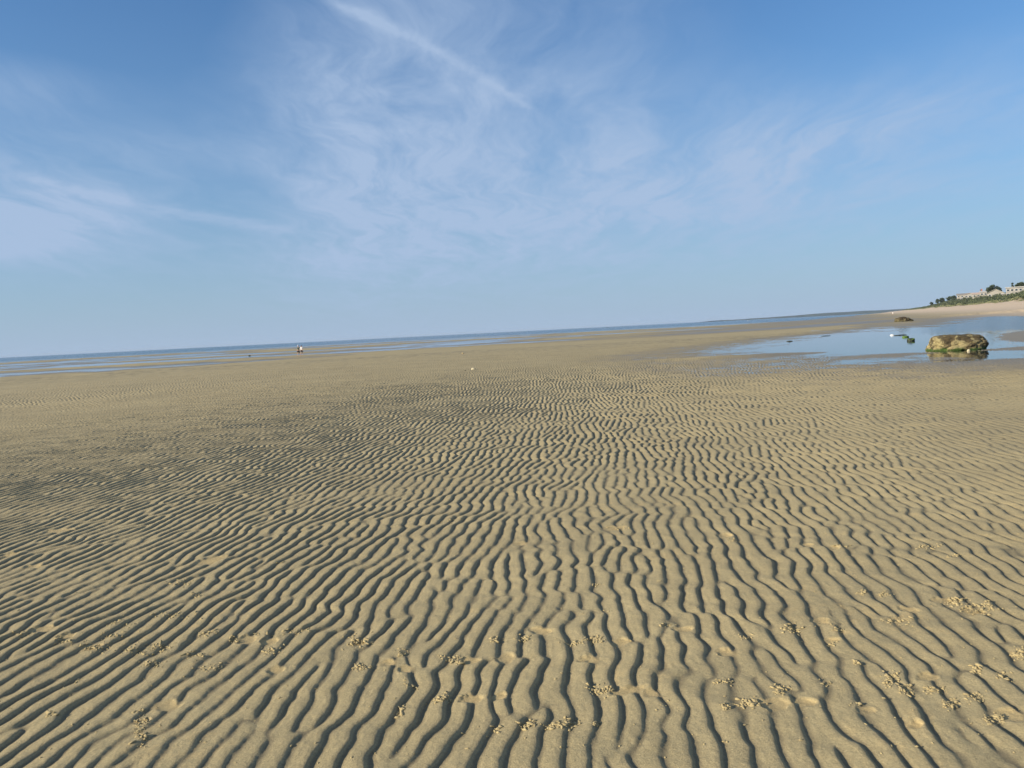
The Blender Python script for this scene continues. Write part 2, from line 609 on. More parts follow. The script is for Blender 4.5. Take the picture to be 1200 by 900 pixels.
    tag(o, kind='structure')
    return o


def sand_material():
    m, N, b = material('rippled tidal sand', 0.9)
    geo = N.n('ShaderNodeNewGeometry')
    pos = geo.outputs['Position']

    def attr(nm):
        a = N.n('ShaderNodeAttribute')
        a.attribute_name = nm
        return a.outputs['Fac']
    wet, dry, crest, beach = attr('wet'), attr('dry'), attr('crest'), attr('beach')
    big = N.mr(N.noise(pos, 0.35, 5.0, 0.6), 0.35, 0.65)
    mid = N.mr(N.noise(pos, 5.0, 5.0, 0.65), 0.3, 0.7)
    grain = N.noise(pos, 95.0, 6.0, 0.88)
    col = N.mix(big, (0.395, 0.317, 0.168), (0.458, 0.368, 0.194))
    col = N.mix(N.mul(mid, 0.35), col, (0.335, 0.267, 0.140))
    # damp silt in the troughs, darkened further as painted ripple shadow
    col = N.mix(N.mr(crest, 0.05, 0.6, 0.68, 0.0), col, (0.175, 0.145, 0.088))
    spk = N.mul(N.mr(N.noise(pos, 0.8, 4.0, 0.6), 0.50, 0.66), N.mr(N.noise(pos, 9.0, 4.0, 0.7), 0.50, 0.62))
    col = N.mix(N.mul(spk, 0.38), col, (0.56, 0.41, 0.19))
    col = N.mix(dry, col, (0.60, 0.44, 0.20))
    col = N.mix(wet, col, (0.225, 0.180, 0.110))
    col = N.mix(beach, col, (0.62, 0.48, 0.33))
    soil = N.mix(N.mr(N.noise(pos, 0.09, 5.0, 0.65), 0.42, 0.60), (0.115, 0.115, 0.055), (0.20, 0.175, 0.10))
    col = N.mix(attr('veg'), col, soil)
    sp = N.mr(grain, 0.3, 0.7, 0.62, 1.34, smooth=False)
    hs_ = N.n('ShaderNodeHueSaturation')
    N.put(hs_.inputs['Color'], col)
    N.put(hs_.inputs['Value'], sp)
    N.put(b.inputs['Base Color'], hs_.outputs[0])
    N.put(b.inputs['Roughness'], N.mix(wet, (0.88,) * 3, (0.34,) * 3))
    b.inputs['Specular IOR Level'].default_value = 0.35
    b1 = N.bump(N.noise(pos, 30.0, 6.0, 0.75), 0.6, 0.008)
    b2 = N.bump(N.noise(pos, 130.0, 4.0, 0.8), 0.8, 0.004, b1)
    N.put(b.inputs['Normal'], b2)
    return m


sand = build_ground()
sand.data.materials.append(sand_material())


# ------------------------------------------------------------------ water
def water_material(name, ruffle_lo, ruffle_hi, body, clear):
    """thin clear water: mirror by fresnel over what lies below; 'body' tints the deep part"""
    m = bpy.data.materials.new(name)
    m.use_nodes = True
    t = m.node_tree
    t.nodes.clear()
    N = NT(t)
    out = N.n('ShaderNodeOutputMaterial')
    geo = N.n('ShaderNodeNewGeometry')
    pos = geo.outputs['Position']
    x, y, z = N.xyz(pos)
    st = N.vec(N.mul(x, 0.35), y)
    patch = N.mr(N.noise(st, 0.045, 4.0, 0.6, 0.3), 0.40, 0.58)
    dist = N.m('SQRT', N.add(N.mul(x, x), N.mul(y, y)))
    return m, N, out, pos, patch, dist, x, y


def finish_water(N, out, pos, ruff, clear_f, body, rough):
    # wavelets: the surface normal tilted by a noise field, so that far water stays ruffled too
    nz = N.n('ShaderNodeTexNoise')
    N.put(nz.inputs['Vector'], pos)
    nz.inputs['Scale'].default_value = 5.0
    nz.inputs['Detail'].default_value = 3.0
    tilt = N.n('ShaderNodeVectorMath', operation='MULTIPLY_ADD')
    N.t.links.new(nz.outputs['Color'], tilt.inputs[0])
    tilt.inputs[1].default_value = (2, 2, 0)
    tilt.inputs[2].default_value = (-1, -1, 0)
    scl = N.n('ShaderNodeVectorMath', operation='SCALE')
    N.t.links.new(tilt.outputs[0], scl.inputs[0])
    N.put(scl.inputs['Scale'], ruff)
    up = N.n('ShaderNodeVectorMath', operation='ADD')
    N.t.links.new(scl.outputs[0], up.inputs[0])
    up.inputs[1].default_value = (0, 0, 1)
    bp = N.n('ShaderNodeVectorMath', operation='NORMALIZE')
    N.t.links.new(up.outputs[0], bp.inputs[0])
    gl = N.n('ShaderNodeBsdfGlossy')
    N.put(gl.inputs['Roughness'], rough)
    gl.inputs['Color'].default_value = (0.97, 0.98, 1.0, 1)
    N.t.links.new(bp.outputs[0], gl.inputs['Normal'])
    fr = N.n('ShaderNodeFresnel')
    fr.inputs['IOR'].default_value = 1.333
    N.t.links.new(bp.outputs[0], fr.inputs['Normal'])
    tr = N.n('ShaderNodeBsdfTransparent')
    tr.inputs['Color'].default_value = (0.80, 0.84, 0.80, 1)
    df = N.n('ShaderNodeBsdfDiffuse')
    df.inputs['Color'].default_value = (*body, 1)
    under = N.n('ShaderNodeMixShader')
    N.put(under.inputs[0], clear_f)
    N.t.links.new(df.outputs[0], under.inputs[1])
    N.t.links.new(tr.outputs[0], under.inputs[2])
    mx = N.n('ShaderNodeMixShader')
    N.t.links.new(fr.outputs[0], mx.inputs[0])
    N.t.links.new(under.outputs[0], mx.inputs[1])
    N.t.links.new(gl.outputs[0], mx.inputs[2])
    N.t.links.new(mx.outputs[0], out.inputs['Surface'])


m_sea, N, out, pos, patch, dist, wx_, wy_ = water_material('sea water', 0, 0, 0, 0)
deep = N.mr(dist, 380.0, 620.0)
finish_water(N, out, pos, N.add(N.add(0.17, N.mul(patch, 0.20)), N.mul(deep, 0.65)), N.sub(0.8, N.mul(deep, 0.8)), (0.02, 0.085, 0.13),
             N.add(0.05, N.mul(deep, 0.10)))
m_pool, N, out, pos, patch, dist, wx_, wy_ = water_material('pool water', 0, 0, 0, 0)
wind = N.mul(N.mr(N.add(wy_, N.mul(N.sub(N.noise(pos, 0.08, 3.0, 0.6), 0.5), 30.0)), 50.0, 64.0), N.mr(N.m('DIVIDE', wx_, N.m('MAXIMUM', wy_, 1.0)), 0.50, 0.60))
finish_water(N, out, pos, N.add(0.03, N.mul(wind, 0.50)), 0.85, (0.04, 0.07, 0.08), N.add(0.02, N.mul(wind, 0.10)))


def sheet(name, pts, z, mat):
    bm = bmesh.new()
    vs = [bm.verts.new((p[0], p[1], z)) for p in pts]
    bm.faces.new(vs)
    bmesh.ops.recalc_face_normals(bm, faces=bm.faces)
    if bm.faces[:][0].normal.z < 0:
        bmesh.ops.reverse_faces(bm, faces=bm.faces)
    o = obj(name, bm, mat)
    return tag(o, kind='structure')


# sea sheet starts beyond the sand bar and runs to the horizon
sea_pts = [(-40000, 20)] + [(q * yy * 0.9, yy * 0.9) for q, yy in zip(EDGE_Q[1:11], EDGE_Y[1:11])] + [(400, 600), (40000, 30000), (40000, 42000), (-40000, 42000)]
sheet('sea', sea_pts, Z_SEA, m_sea)
cen = POOL.mean(0)
pool_pts = []
for i, p in enumerate(POOL):
    a, b_ = POOL[i - 1], POOL[(i + 1) % len(POOL)]
    e = b_ - a
    nrmv = np.array([e[1], -e[0]]) / np.hypot(*e)
    pool_pts.append(p + nrmv * 7.5)
sheet('tide_pool', pool_pts, Z_POOL, m_pool)

# ------------------------------------------------------------------ far headland
def build_headland():
    D0 = 5200.0
    bm = bmesh.new()
    rnd = random.Random(3)
    cols = []
    n = 90
    for i in range(n + 1):
        px = 850 + (1150 - 850) * i / n
        d = pxdir(px, 380)
        k = D0 / d.y
        x = d.x * k
        f = min(1.0, i / 40)
        h = 5 + 15 * f * f + 3.0 * mnoise.noise(Vector((i * 0.22, 0, 0))) + 1.5 * mnoise.noise(Vector((i * 0.8, 3, 0)))
        h = max(1.5, h)
        rows = []
        for j, (dy, hh) in enumerate([(0, -1.5), (25, 0.25), (60, 0.75), (140, 1.0), (400, 0.95), (800, -0.3)]):
            zz = h * hh if hh > 0 else hh * 2
            rows.append(bm.verts.new((x, D0 + dy + 60 * mnoise.noise(Vector((i * 0.1, 7, 0))), zz)))
        cols.append(rows)
    for a, b_ in zip(cols, cols[1:]):
        for j in range(len(a) - 1):
            bm.faces.new((a[j], b_[j], b_[j + 1], a[j + 1]))
    bmesh.ops.recalc_face_normals(bm, faces=bm.faces)
    m = mottled('wooded headland', (0.030, 0.045, 0.030), (0.06, 0.075, 0.05), 0.01)
    return tag(obj('distant_headland', bm, m, smooth=True), kind='structure')


build_headland()

# ------------------------------------------------------------------ boulders and stones
def rock_mesh(sx, sy, sz, seed, rough=0.18, sub=5, flat=0.75, power=2.6):
    """rounded block with eroded, pitted surface; base at z=0"""
    bm = bmesh.new()
    bmesh.ops.create_icosphere(bm, subdivisions=sub, radius=1.0)
    off = Vector((seed * 13.1, seed * 7.7, seed * 3.3))
    for v in bm.verts:
        d = v.co.normalized()
        k = (abs(d.x) ** power + abs(d.y) ** power + abs(d.z) ** power) ** (-1 / power)
        p = d * k
        nse = mnoise.fractal(p * 1.3 + off, 1.0, 2.0, 4) * rough + mnoise.fractal(p * 4.5 + off, 0.9, 2.1, 4) * rough * 0.35
        cr = mnoise.noise(p * 2.2 + off * 2)
        nse -= rough * 0.6 * max(0.0, 0.10 - abs(cr)) / 0.10
        p = p * (1 + nse)
        v.co = Vector((p.x * sx / 2, p.y * sy / 2, (p.z * 0.5 * (sz * 1.5) + sz * 0.25)))
    for v in bm.verts:
        if v.co.z > sz * flat:
            v.co.z = sz * flat + (v.co.z - sz * flat) * 0.8
    return bm


def boulder_material(name, moss=1.0, dark=1.0, br=1.0):
    m, N, b = material(name, 0.9)
    tcd = N.n('ShaderNodeTexCoord')
    v = tcd.outputs['Object']
    x, y, z = N.xyz(v)
    f = N.mr(N.noise(v, 3.0, 7.0, 0.65, 0.4), 0.38, 0.62)
    col = N.mix(f, tuple(c_ * br for c_ in (0.42, 0.345, 0.165)), tuple(c_ * br for c_ in (0.25, 0.195, 0.090)))
    weed = N.mr(N.add(N.noise(v, 2.6, 6.0, 0.7, 0.8), N.mul(N.sub(z, 0.30), 0.22)), 0.50, 0.56)
    col = N.mix(N.mul(weed, dark), col, (0.055, 0.038, 0.018))
    g = N.mr(N.add(z, N.mul(N.sub(N.noise(v, 4.0, 4.0, 0.6), 0.5), 0.34)), 0.20, 0.07)
    col = N.mix(N.mul(g, moss), col, (0.045, 0.085, 0.012))
    N.put(b.inputs['Base Color'], col)
    h = N.add(N.noise(v, 9.0, 7.0, 0.7), N.mul(N.noise(v, 40.0, 4.0, 0.7), 0.35))
    N.put(b.inputs['Normal'], N.bump(h, 0.9, 0.05))
    return m


M_BOULDER = boulder_material('weathered boulder', 1.0, 0.85, 0.85)
M_BOULDER2 = boulder_material('weedy boulder', 0.3, 1.0, 0.34)


def at_depth(px, py, z=0.0):
    g = flat_hit(px, py, z)
    return Vector((g[0], g[1], z))


p = at_depth(1121, 410.5, Z_POOL)
dist_b = p.y
wid = 62 / F_PX * dist_b
bo = obj('boulder', rock_mesh(wid, wid * 0.72, 20.5 / F_PX * dist_b, 3.1, 0.13, 6, 0.84, 2.7), M_BOULDER, smooth=True)
hd = Vector((p.x, p.y, 0)).normalized()
bo.location = (p.x + hd.x * wid * 0.33, p.y + hd.y * wid * 0.33, Z_POOL - 0.06)
bo.rotation_euler = (0, R(0), R(-6))
tag(bo, 'big tan boulder with brown weed on top and green algae round its base', 'boulder')

p = at_depth(1060, 377.0, Z_POOL)
k = p.y / F_PX
bo = obj('boulder', rock_mesh(20 * k, 14 * k, 6.2 * k, 5.7, 0.22, 5, 0.7, 2.3), M_BOULDER2, smooth=True)
bo.location = (p.x, p.y + 3 * k, Z_POOL - 0.05)
tag(bo, 'low brown boulder at the far edge of the pool, below the beach', 'boulder')

M_DARKROCK = mottled('dark wet stone', (0.020, 0.024, 0.014), (0.05, 0.055, 0.03), 9.0, 0.45, 0.6)
M_MOSS = mottled('bright green algae', (0.10, 0.17, 0.02), (0.05, 0.09, 0.015), 7.0, 0.8, 0.6, bdist=0.01)
M_PALE = mottled('pale stone', (0.50, 0.43, 0.27), (0.62, 0.54, 0.36), 14.0, 0.8, 0.4, bdist=0.01)
M_WHITE = mottled('white shell', (0.74, 0.74, 0.70), (0.82, 0.82, 0.78), 10.0, 0.6)
M_TANSTONE = mottled('tan stone', (0.42, 0.30, 0.15), (0.5, 0.38, 0.2), 14.0, 0.8, 0.4)


def stone(px, py, wpx, hpx, mat, label, cat='stone', name='stone', dep=0.7, z=None, seed=1.0, sub=4, rough=0.16, group=None, sink=0.25):
    g = ghit(px, py) if z is None else at_depth(px, py, z)
    k = g.y / F_PX
    w, h = wpx * k, hpx * k
    o = obj(name, rock_mesh(w, w * dep, h, seed, rough, sub, 0.8, 2.2), mat, smooth=True)
    o.location = (g.x, g.y + w * dep * 0.3, g.z - h * sink)
    tag(o, label, cat, group)
    return o, g, k


def algae_cap(parent, w, d, h, seed, low=0.1, high=0.8):
    """strip of algae growing over part of a stone"""
    bm = rock_mesh(w * 1.06, d * 1.06, h * 1.05, seed, 0.34, 4, 0.8, 2.2)
    kill = [v for v in bm.verts if not (low * h < v.co.z < high * h) or mnoise.noise(v.co * 4 / w + Vector((seed, 0, 0))) < 0.0]
    bmesh.ops.delete(bm, geom=kill, context='VERTS')
    o = obj('algae', bm, M_MOSS, parent, smooth=True)
    return o


# the group of weedy stones in the pool
o, g, k = stone(1068.5, 399.5, 9, 4.2, M_DARKROCK, 'dark rounded stone with green algae, nearest of the row of stones in the pool', z=Z_POOL, seed=2.2, rough=0.34)
algae_cap(o, 9 * k, 6.3 * k, 4.2 * k, 2.2, 0.0, 1.1)
o, g, k = stone(1062, 395.3, 7.5, 2.6, M_MOSS, 'small stone covered in bright green algae, middle of the row in the pool', z=Z_POOL, seed=4.2)
o, g, k = stone(1056, 392.9, 15, 1.2, M_DARKROCK, 'thin dark slab barely above water behind the green stone', z=Z_POOL, seed=5.2, dep=0.25)
o, g, k = stone(1046, 393.0, 4.6, 1.6, M_WHITE, 'small white stone at the left end of the dark slab in the pool', z=Z_POOL, seed=6.2)
o, g, k = stone(925.5, 400.3, 7.0, 1.6, M_DARKROCK, 'small flat black stone at the pool edge of the sand spit', z=None, seed=7.4, dep=0.5)
o, g, k = stone(968, 393.8, 12, 0.9, M_DARKROCK, 'thin dark streak of stone along the left shore of the pool', z=None, seed=8.4, dep=0.3)
o, g, k = stone(554.7, 433.2, 5.4, 3.2, M_PALE, 'pale yellow stone lying alone on the open rippled sand', seed=9.4)
o, g, k = stone(545.5, 434.8, 2.2, 1.2, M_DARKROCK, 'tiny dark stone just left of the pale yellow stone', seed=9.9)
o, g, k = stone(542.2, 414.6, 2.4, 1.9, M_TANSTONE, 'tiny tan stone on smooth sand beyond the pale yellow stone', seed=10.4)
o, g, k = stone(292.3, 417.4, 3.0, 1.7, M_DARKROCK, 'small dark stone on the wet flats left of the two walkers', seed=11.4)
o, g, k = stone(1135.5, 411.6, 3.4, 3.2, M_PALE, 'small pale stone in the water against the front of the big boulder', z=Z_POOL, seed=12.4)
o, g, k = stone(1175, 389.5, 8, 0.9, M_DARKROCK, 'dark smear of weed on the wet sandbar behind the big boulder', cat='seaweed', name='seaweed', seed=13.4, dep=0.4)


# ------------------------------------------------------------------ crumbs (lugworm casts) on the near sand
def build_casts():
    rnd = random.Random(11)
    # (px, py, length px, height px, count, slant)
    spots = [(180, 780, 14, 5, 20), (143, 733, 14, 5, 16), (110, 760, 14, 6, 26), (217, 684, 12, 4, 18), (165, 858, 8, 22, 34), (275, 752, 6, 4, 16),
             (207, 723, 22, 4, 20), (160, 765, 20, 6, 26), (190, 760, 18, 6, 26), (246, 745, 12, 4, 16), (250, 785, 12, 4, 14), (320, 765, 14, 6, 16),
             (30, 745, 12, 4, 16), (75, 752, 12, 4, 14), (128, 745, 12, 5, 16), (230, 770, 12, 3, 14), (305, 746, 12, 3, 10), (345, 742, 16, 5, 14),
             (420, 755, 14, 6, 34), (424, 786, 12, 5, 26), (530, 777, 12, 4, 26), (540, 783, 5, 2, 10), (672, 760, 10, 3, 22), (695, 756, 12, 3, 26),
             (703, 817, 14, 6, 40), (520, 826, 14, 4, 22), (620, 858, 14, 4, 24), (650, 860, 10, 4, 24), (668, 857, 8, 5, 22), (700, 858, 5, 3, 12),
             (613, 754, 8, 4, 14), (726, 623, 16, 2, 18), (530, 611, 10, 2, 10), (578, 756, 6, 3, 8), (472, 770, 8, 4, 12), (480, 812, 8, 4, 8),
             (470, 838, 6, 6, 12), (585, 862, 6, 4, 8), (1011, 704, 7, 3, 14), (1038, 706, 8, 3, 12), (930, 747, 10, 6, 30), (983, 749, 8, 3, 10),
             (1047, 738, 18, 4, 22), (1120, 716, 16, 5, 40), (1150, 724, 20, 6, 44), (1193, 781, 8, 6, 26), (1143, 800, 6, 5, 14), (1175, 806, 8, 5, 14),
             (876, 755, 8, 3, 16), (915, 820, 8, 5, 24), (876, 836, 12, 4, 30), (850, 840, 6, 3, 12), (846, 808, 9, 3, 14), (1045, 808, 12, 8, 30),
             (1063, 820, 9, 7, 30), (1096, 822, 10, 4, 26), (1113, 838, 8, 6, 26), (1145, 831, 10, 6, 28), (1165, 857, 14, 6, 30), (1003, 788, 5, 3, 8),
             (970, 811, 7, 3, 12), (1005, 837, 5, 3, 8), (975, 764, 6, 3, 8), (860, 640, 8, 2, 10), (985, 647, 8, 2, 10), (1120, 660, 10, 2, 12),
             (230, 700, 8, 3, 8), (90, 800, 7, 3, 6), (60, 840, 6, 4, 8), (330, 660, 8, 2, 8), (700, 690, 8, 2, 8), (1090, 650, 14, 2, 14), (780, 740, 8, 3, 10)]
    bm = bmesh.new()
    cache = []
    for s in range(10):
        b2 = bmesh.new()
        bmesh.ops.create_icosphere(b2, subdivisions=2, radius=1.0)
        for v in b2.verts:
            v.co *= 1 + 0.8 * mnoise.noise(v.co * 1.4 + Vector((s * 9, 0, 0)))
        cache.append(([v.co.copy() for v in b2.verts], [[v.index for v in f.verts] for f in b2.faces]))
        b2.free()
    pts = []
    for (px, py, lx, ly, n) in spots:
        th = rnd.uniform(-0.2, 0.2)
        for _ in range(int(n * 2.0)):
            a, b_ = rnd.gauss(0, 0.55), rnd.gauss(0, 0.55)
            x_, y_ = a * lx, b_ * ly + a * lx * math.tan(th) * 0.4
            pts.append((px + x_, py + y_, rnd.choice([0.006, 0.007, 0.008, 0.0095, 0.012]) * rnd.uniform(0.25, 0.72)))
    for _ in range(420):
        py = 600 + 300 * rnd.random()
        pts.append((rnd.uniform(-60, 1260), py, rnd.uniform(0.0015, 0.0045)))
    P2 = np.array([flat_hit(a, b_, 0.0) for a, b_, _ in pts])
    zb, w_, s_, psd_ = base(P2[:, 0], P2[:, 1])
    rp, _ = ripples(P2[:, 0], P2[:, 1], w_, psd_)
    verts, faces = [], []
    for (x, y), z0, (_, _, rad) in zip(P2, zb + rp, pts):
        cv, cf = cache[rnd.randrange(10)]
        rot = Matrix.Rotation(rnd.uniform(0, 6.28), 3, 'Z') @ Matrix.Rotation(rnd.uniform(-0.5, 0.5), 3, 'X')
        sc_ = Vector((rad * rnd.uniform(0.8, 2.6), rad, rad * rnd.uniform(0.6, 0.95)))
        o0 = len(verts)
        for c_ in cv:
            q = rot @ Vector((c_.x * sc_.x, c_.y * sc_.y, c_.z * sc_.z))
            verts.append((x + q.x, y + q.y, z0 + rad * 0.15 + q.z))
        faces += [[i + o0 for i in f] for f in cf]
    bm.free()
    me = bpy.data.meshes.new('worm_casts')
    me.from_pydata(verts, [], faces)
    me.polygons.foreach_set('use_smooth', [True] * len(me.polygons))
    me.materials.append(mottled('loose sand crumbs', (0.45, 0.355, 0.175), (0.35, 0.275, 0.14), 60.0, 0.95, 0.6, bdist=0.002))
    o = bpy.data.objects.new('worm_casts', me)
    C.objects.link(o)
    tag(o, 'small crumbly heaps of loose sand scattered over the near ripples', 'worm casts', kind='stuff')


build_casts()


# ------------------------------------------------------------------ people
def skin_body(name, verts, edges, radii, mat, parent, root=0, sub=2):
    me = bpy.data.meshes.new(name)
    me.from_pydata(verts, edges, [])
    o = bpy.data.objects.new(name, me)
    C.objects.link(o)
    m1 = o.modifiers.new('skin', 'SKIN')
    for i, r_ in enumerate(radii):
        rr = r_ if isinstance(r_, tuple) else (r_, r_)
        me.skin_vertices[0].data[i].radius = rr
        me.skin_vertices[0].data[i].use_root = (i == root)
    m1.use_smooth_shade = True
    m2 = o.modifiers.new('sub', 'SUBSURF')
    m2.levels = m2.render_levels = sub
    dg = bpy.context.evaluated_depsgraph_get()
    ev = o.evaluated_get(dg)
    me2 = bpy.data.meshes.new_from_object(ev)
    o.modifiers.clear()
    o.data = me2
    me2.materials.clear()
    me2.materials.append(mat)
    me2.polygons.foreach_set('use_smooth', [True] * len(me2.polygons))
    o.parent = parent
    return o


M_SKIN = mottled('skin', (0.50, 0.30, 0.22), (0.56, 0.34, 0.25), 3.0, 0.6)
M_HAIR = mottled('hair', (0.05, 0.035, 0.02), (0.09, 0.06, 0.035), 30.0, 0.7)


def person(loc, rz, height, top, shorts, label, stride=0.2, hat=None, bag=False):
    t = empty('person', loc, rz)
    s = height / 1.75
    st = stride
    V = [(0, 0, .90), (0, 0, 1.10), (0, 0.01, 1.28), (0, 0.01, 1.42), (0, 0.015, 1.50), (0, 0.02, 1.58), (0, 0.035, 1.66), (0, 0.02, 1.73),
         (.17, 0.01, 1.41), (.215, -.06 - st * .2, 1.13), (.21, .06 - st * .1, .90), (.21, .10, .82),
         (-.17, 0.01, 1.41), (-.215, .03 + st * .2, 1.13), (-.21, .16 + st * .2, .91), (-.21, .21 + st * .2, .84),
         (.10, st * .15, .78), (.10, st * .8, .50), (.10, st * 1.0, .09), (.10, st * 1.0 + .13, .035),
         (-.10, -st * .05, .78), (-.10, -st * .35, .50), (-.10, -st * 1.2, .13), (-.10, -st * 1.2 + .11, .035)]
    V = [(a * s, b * s, c * s) for a, b, c in V]
    E = [(0, 1), (1, 2), (2, 3), (3, 4), (4, 5), (5, 6), (6, 7), (3, 8), (8, 9), (9, 10), (10, 11), (3, 12), (12, 13), (13, 14), (14, 15),
         (0, 16), (16, 17), (17, 18), (18, 19), (0, 20), (20, 21), (21, 22), (22, 23)]
    Rd = [(.14, .10), (.125, .09), (.145, .10), (.10, .08), .055, (.08, .09), (.088, .10), (.06, .07),
          .055, .042, .032, .03, .055, .042, .032, .03,
          .095, .055, .038, .035, .095, .055, .038, .035]
    Rd = [(a[0] * s, a[1] * s) if isinstance(a, tuple) else a * s for a in Rd]
    body = skin_body('body', V, E, Rd, M_SKIN, t)
    # shirt: torso and sleeves, a little outside the body
    sh_v = [V[0], V[1], V[2], V[3], V[8], tuple((Vector(V[8]) * .45 + Vector(V[9]) * .55)), V[12], tuple((Vector(V[12]) * .45 + Vector(V[13]) * .55))]
    sh = skin_body('shirt', sh_v, [(0, 1), (1, 2), (2, 3), (3, 4), (4, 5), (3, 6), (6, 7)],
                   [(.165 * s, .12 * s), (.155 * s, .115 * s), (.17 * s, .125 * s), (.12 * s, .095 * s), .075 * s, .062 * s, .075 * s, .062 * s], top, t)
    sr_v = [V[0], V[16], V[17], V[20], V[21]]
    sr_v[2] = tuple(Vector(V[16]) * .25 + Vector(V[17]) * .75)
    sr_v[4] = tuple(Vector(V[20]) * .25 + Vector(V[21]) * .75)
    sr_v = [(0, 0, 1.02 * s), (0, 0, .90 * s)] + sr_v[1:]
    skin_body('shorts', sr_v, [(0, 1), (1, 2), (2, 3), (1, 4), (4, 5)], [(.15 * s, .11 * s), (.16 * s, .12 * s), .11 * s, .09 * s, .11 * s, .09 * s], shorts, t)
    # hair / hat
    bm = bmesh.new()
    bmesh.ops.create_icosphere(bm, subdivisions=3, radius=.105 * s)
    bmesh.ops.delete(bm, geom=[v for v in bm.verts if v.co.z < -.01 * s and v.co.y > -.03 * s], context='VERTS')
    for v in bm.verts:
        v.co += Vector((0, 0.015 * s, 1.665 * s))
    obj('hair', bm, M_HAIR, t, True)
    # face: nose, ears, eyes as small forms
    for nm, lst, mat_, r_ in (('nose', [(0, .135, 1.645)], M_SKIN, .014), ('ear', [(.083, .03, 1.65), (-.083, .03, 1.65)], M_SKIN, .018),
                              ('eye', [(.032, .118, 1.665), (-.032, .118, 1.665)], M_HAIR, .009)):
        for q in lst:
            bm = bmesh.new()
            bmesh.ops.create_icosphere(bm, subdivisions=1, radius=r_ * s)
            for v in bm.verts:
                v.co = Vector((v.co.x, v.co.y, v.co.z * 1.3)) + Vector(q) * s
            obj(nm, bm, mat_, t, True)
    if hat:
        bm = bmesh.new()
        bmesh.ops.create_cone(bm, cap_ends=True, segments=20, radius1=.14 * s, radius2=.13 * s, depth=.012 * s)
        for v in bm.verts:
            v.co += Vector((0, .02 * s, 1.715 * s))
        b2 = bmesh.ops.create_cone(bm, cap_ends=True, segments=20, radius1=.105 * s, radius2=.085 * s, depth=.09 * s)
        for v in b2['verts']:
            v.co += Vector((0, .02 * s, 1.765 * s))
        obj('hat', bm, hat, t, True)
    t['label'] = label
    t['category'] = 'person'
    return t


M_GREEN = mottled('dark green cotton', (0.010, 0.045, 0.035), (0.015, 0.06, 0.045), 8.0, 0.9)
M_BLACK = mottled('black cotton', (0.008, 0.008, 0.010), (0.014, 0.014, 0.016), 8.0, 0.9)
M_WHITEC = mottled('white cotton', (0.78, 0.78, 0.76), (0.82, 0.82, 0.80), 8.0, 0.9)
M_GREYC = mottled('dark grey cotton', (0.035, 0.03, 0.035), (0.05, 0.045, 0.05), 8.0, 0.9)
g = ghit(350.3, 417.6)
person(g, R(165), 1.74, M_GREEN, M_BLACK, 'person in dark green shirt, black shorts and white hat, left of the two walkers', 0.24, hat=M_WHITEC)
g = ghit(353.9, 416.6)
person(g, R(172), 1.66, M_WHITEC, M_GREYC, 'person in white shirt and dark shorts, walking on the right of the two', 0.16)
g = Vector((0.505 * 400, 400, float(base(np.array([202.0]), np.array([400.0]))[0][0])))
person(g, R(100), 1.7, M_WHITEC, M_WHITEC, 'tiny far off person in pale clothes on the beach below the headland', 0.2)


# ------------------------------------------------------------------ boats on the horizon
def boat(px, D_, length, label, cabin_mat):
    d = pxdir(px, 380)
    x = d.x * D_ / d.y
    t = empty('motor_boat', (x, D_, Z_SEA), R(8))
    bm = bmesh.new()
    secs = []
    for i in range(9):
        f = i / 8
        hw = length * 0.14 * (1 - max(0, f - 0.45) ** 2 * 3.3)
        xx = (f - 0.5) * length
        sheer = length * (0.09 + 0.05 * f * f)
        secs.append([bm.verts.new((xx, -hw, sheer)), bm.verts.new((xx, -hw * .7, -length * .03)), bm.verts.new((xx, hw * .7, -length * .03)), bm.verts.new((xx, hw, sheer))])
    for a, b_ in zip(secs, secs[1:]):
        for j in range(3):
            bm.faces.new((a[j], a[j + 1], b_[j + 1], b_[j]))
        bm.faces.new((a[3], a[0], b_[0], b_[3]))
    bm.faces.new(secs[0])
    bm.faces.new(secs[-1][::-1])
    bmesh.ops.recalc_face_normals(bm, faces=bm.faces)
    obj('hull', bm, M_WHITE, t)
    bm = bmesh.new()
    bmesh.ops.create_cube(bm, size=1.0)
    for v in bm.verts:
        tp = 0.8 if v.co.z > 0 else 1.0
        v.co = Vector((v.co.x * length * .3 * tp, v.co.y * length * .18 * tp, v.co.z * length * .15 + length * .19))
    bmesh.ops.bevel(bm, geom=bm.edges[:], offset=length * .02, segments=2, affect='EDGES')
    obj('cabin', bm, cabin_mat, t)
    tag(t, label, 'boat')


M_NAVY = mottled('dark blue paint', (0.02, 0.03, 0.06), (0.03, 0.04, 0.07), 1.0, 0.4)
boat(878, 1500, 6.5, 'small white boat with a dark cabin on the horizon left of the headland', M_NAVY)
d_ = boat(711.5, 1700, 4.5, 'tiny dark boat on the horizon above the middle of the flats', M_NAVY)
for ch in [o for o in bpy.data.objects if o.name.startswith('hull')][-1:]:
    ch.data.materials[0] = M_NAVY


# ------------------------------------------------------------------ bluff: houses, trees, shrubs
def box(bm, cx, cy, z0, sx, sy, sz):
    r_ = bmesh.ops.create_cube(bm, size=1.0)
    for v in r_['verts']:
        v.co = Vector((cx + v.co.x * sx, cy + v.co.y * sy, z0 + (v.co.z + 0.5) * sz))


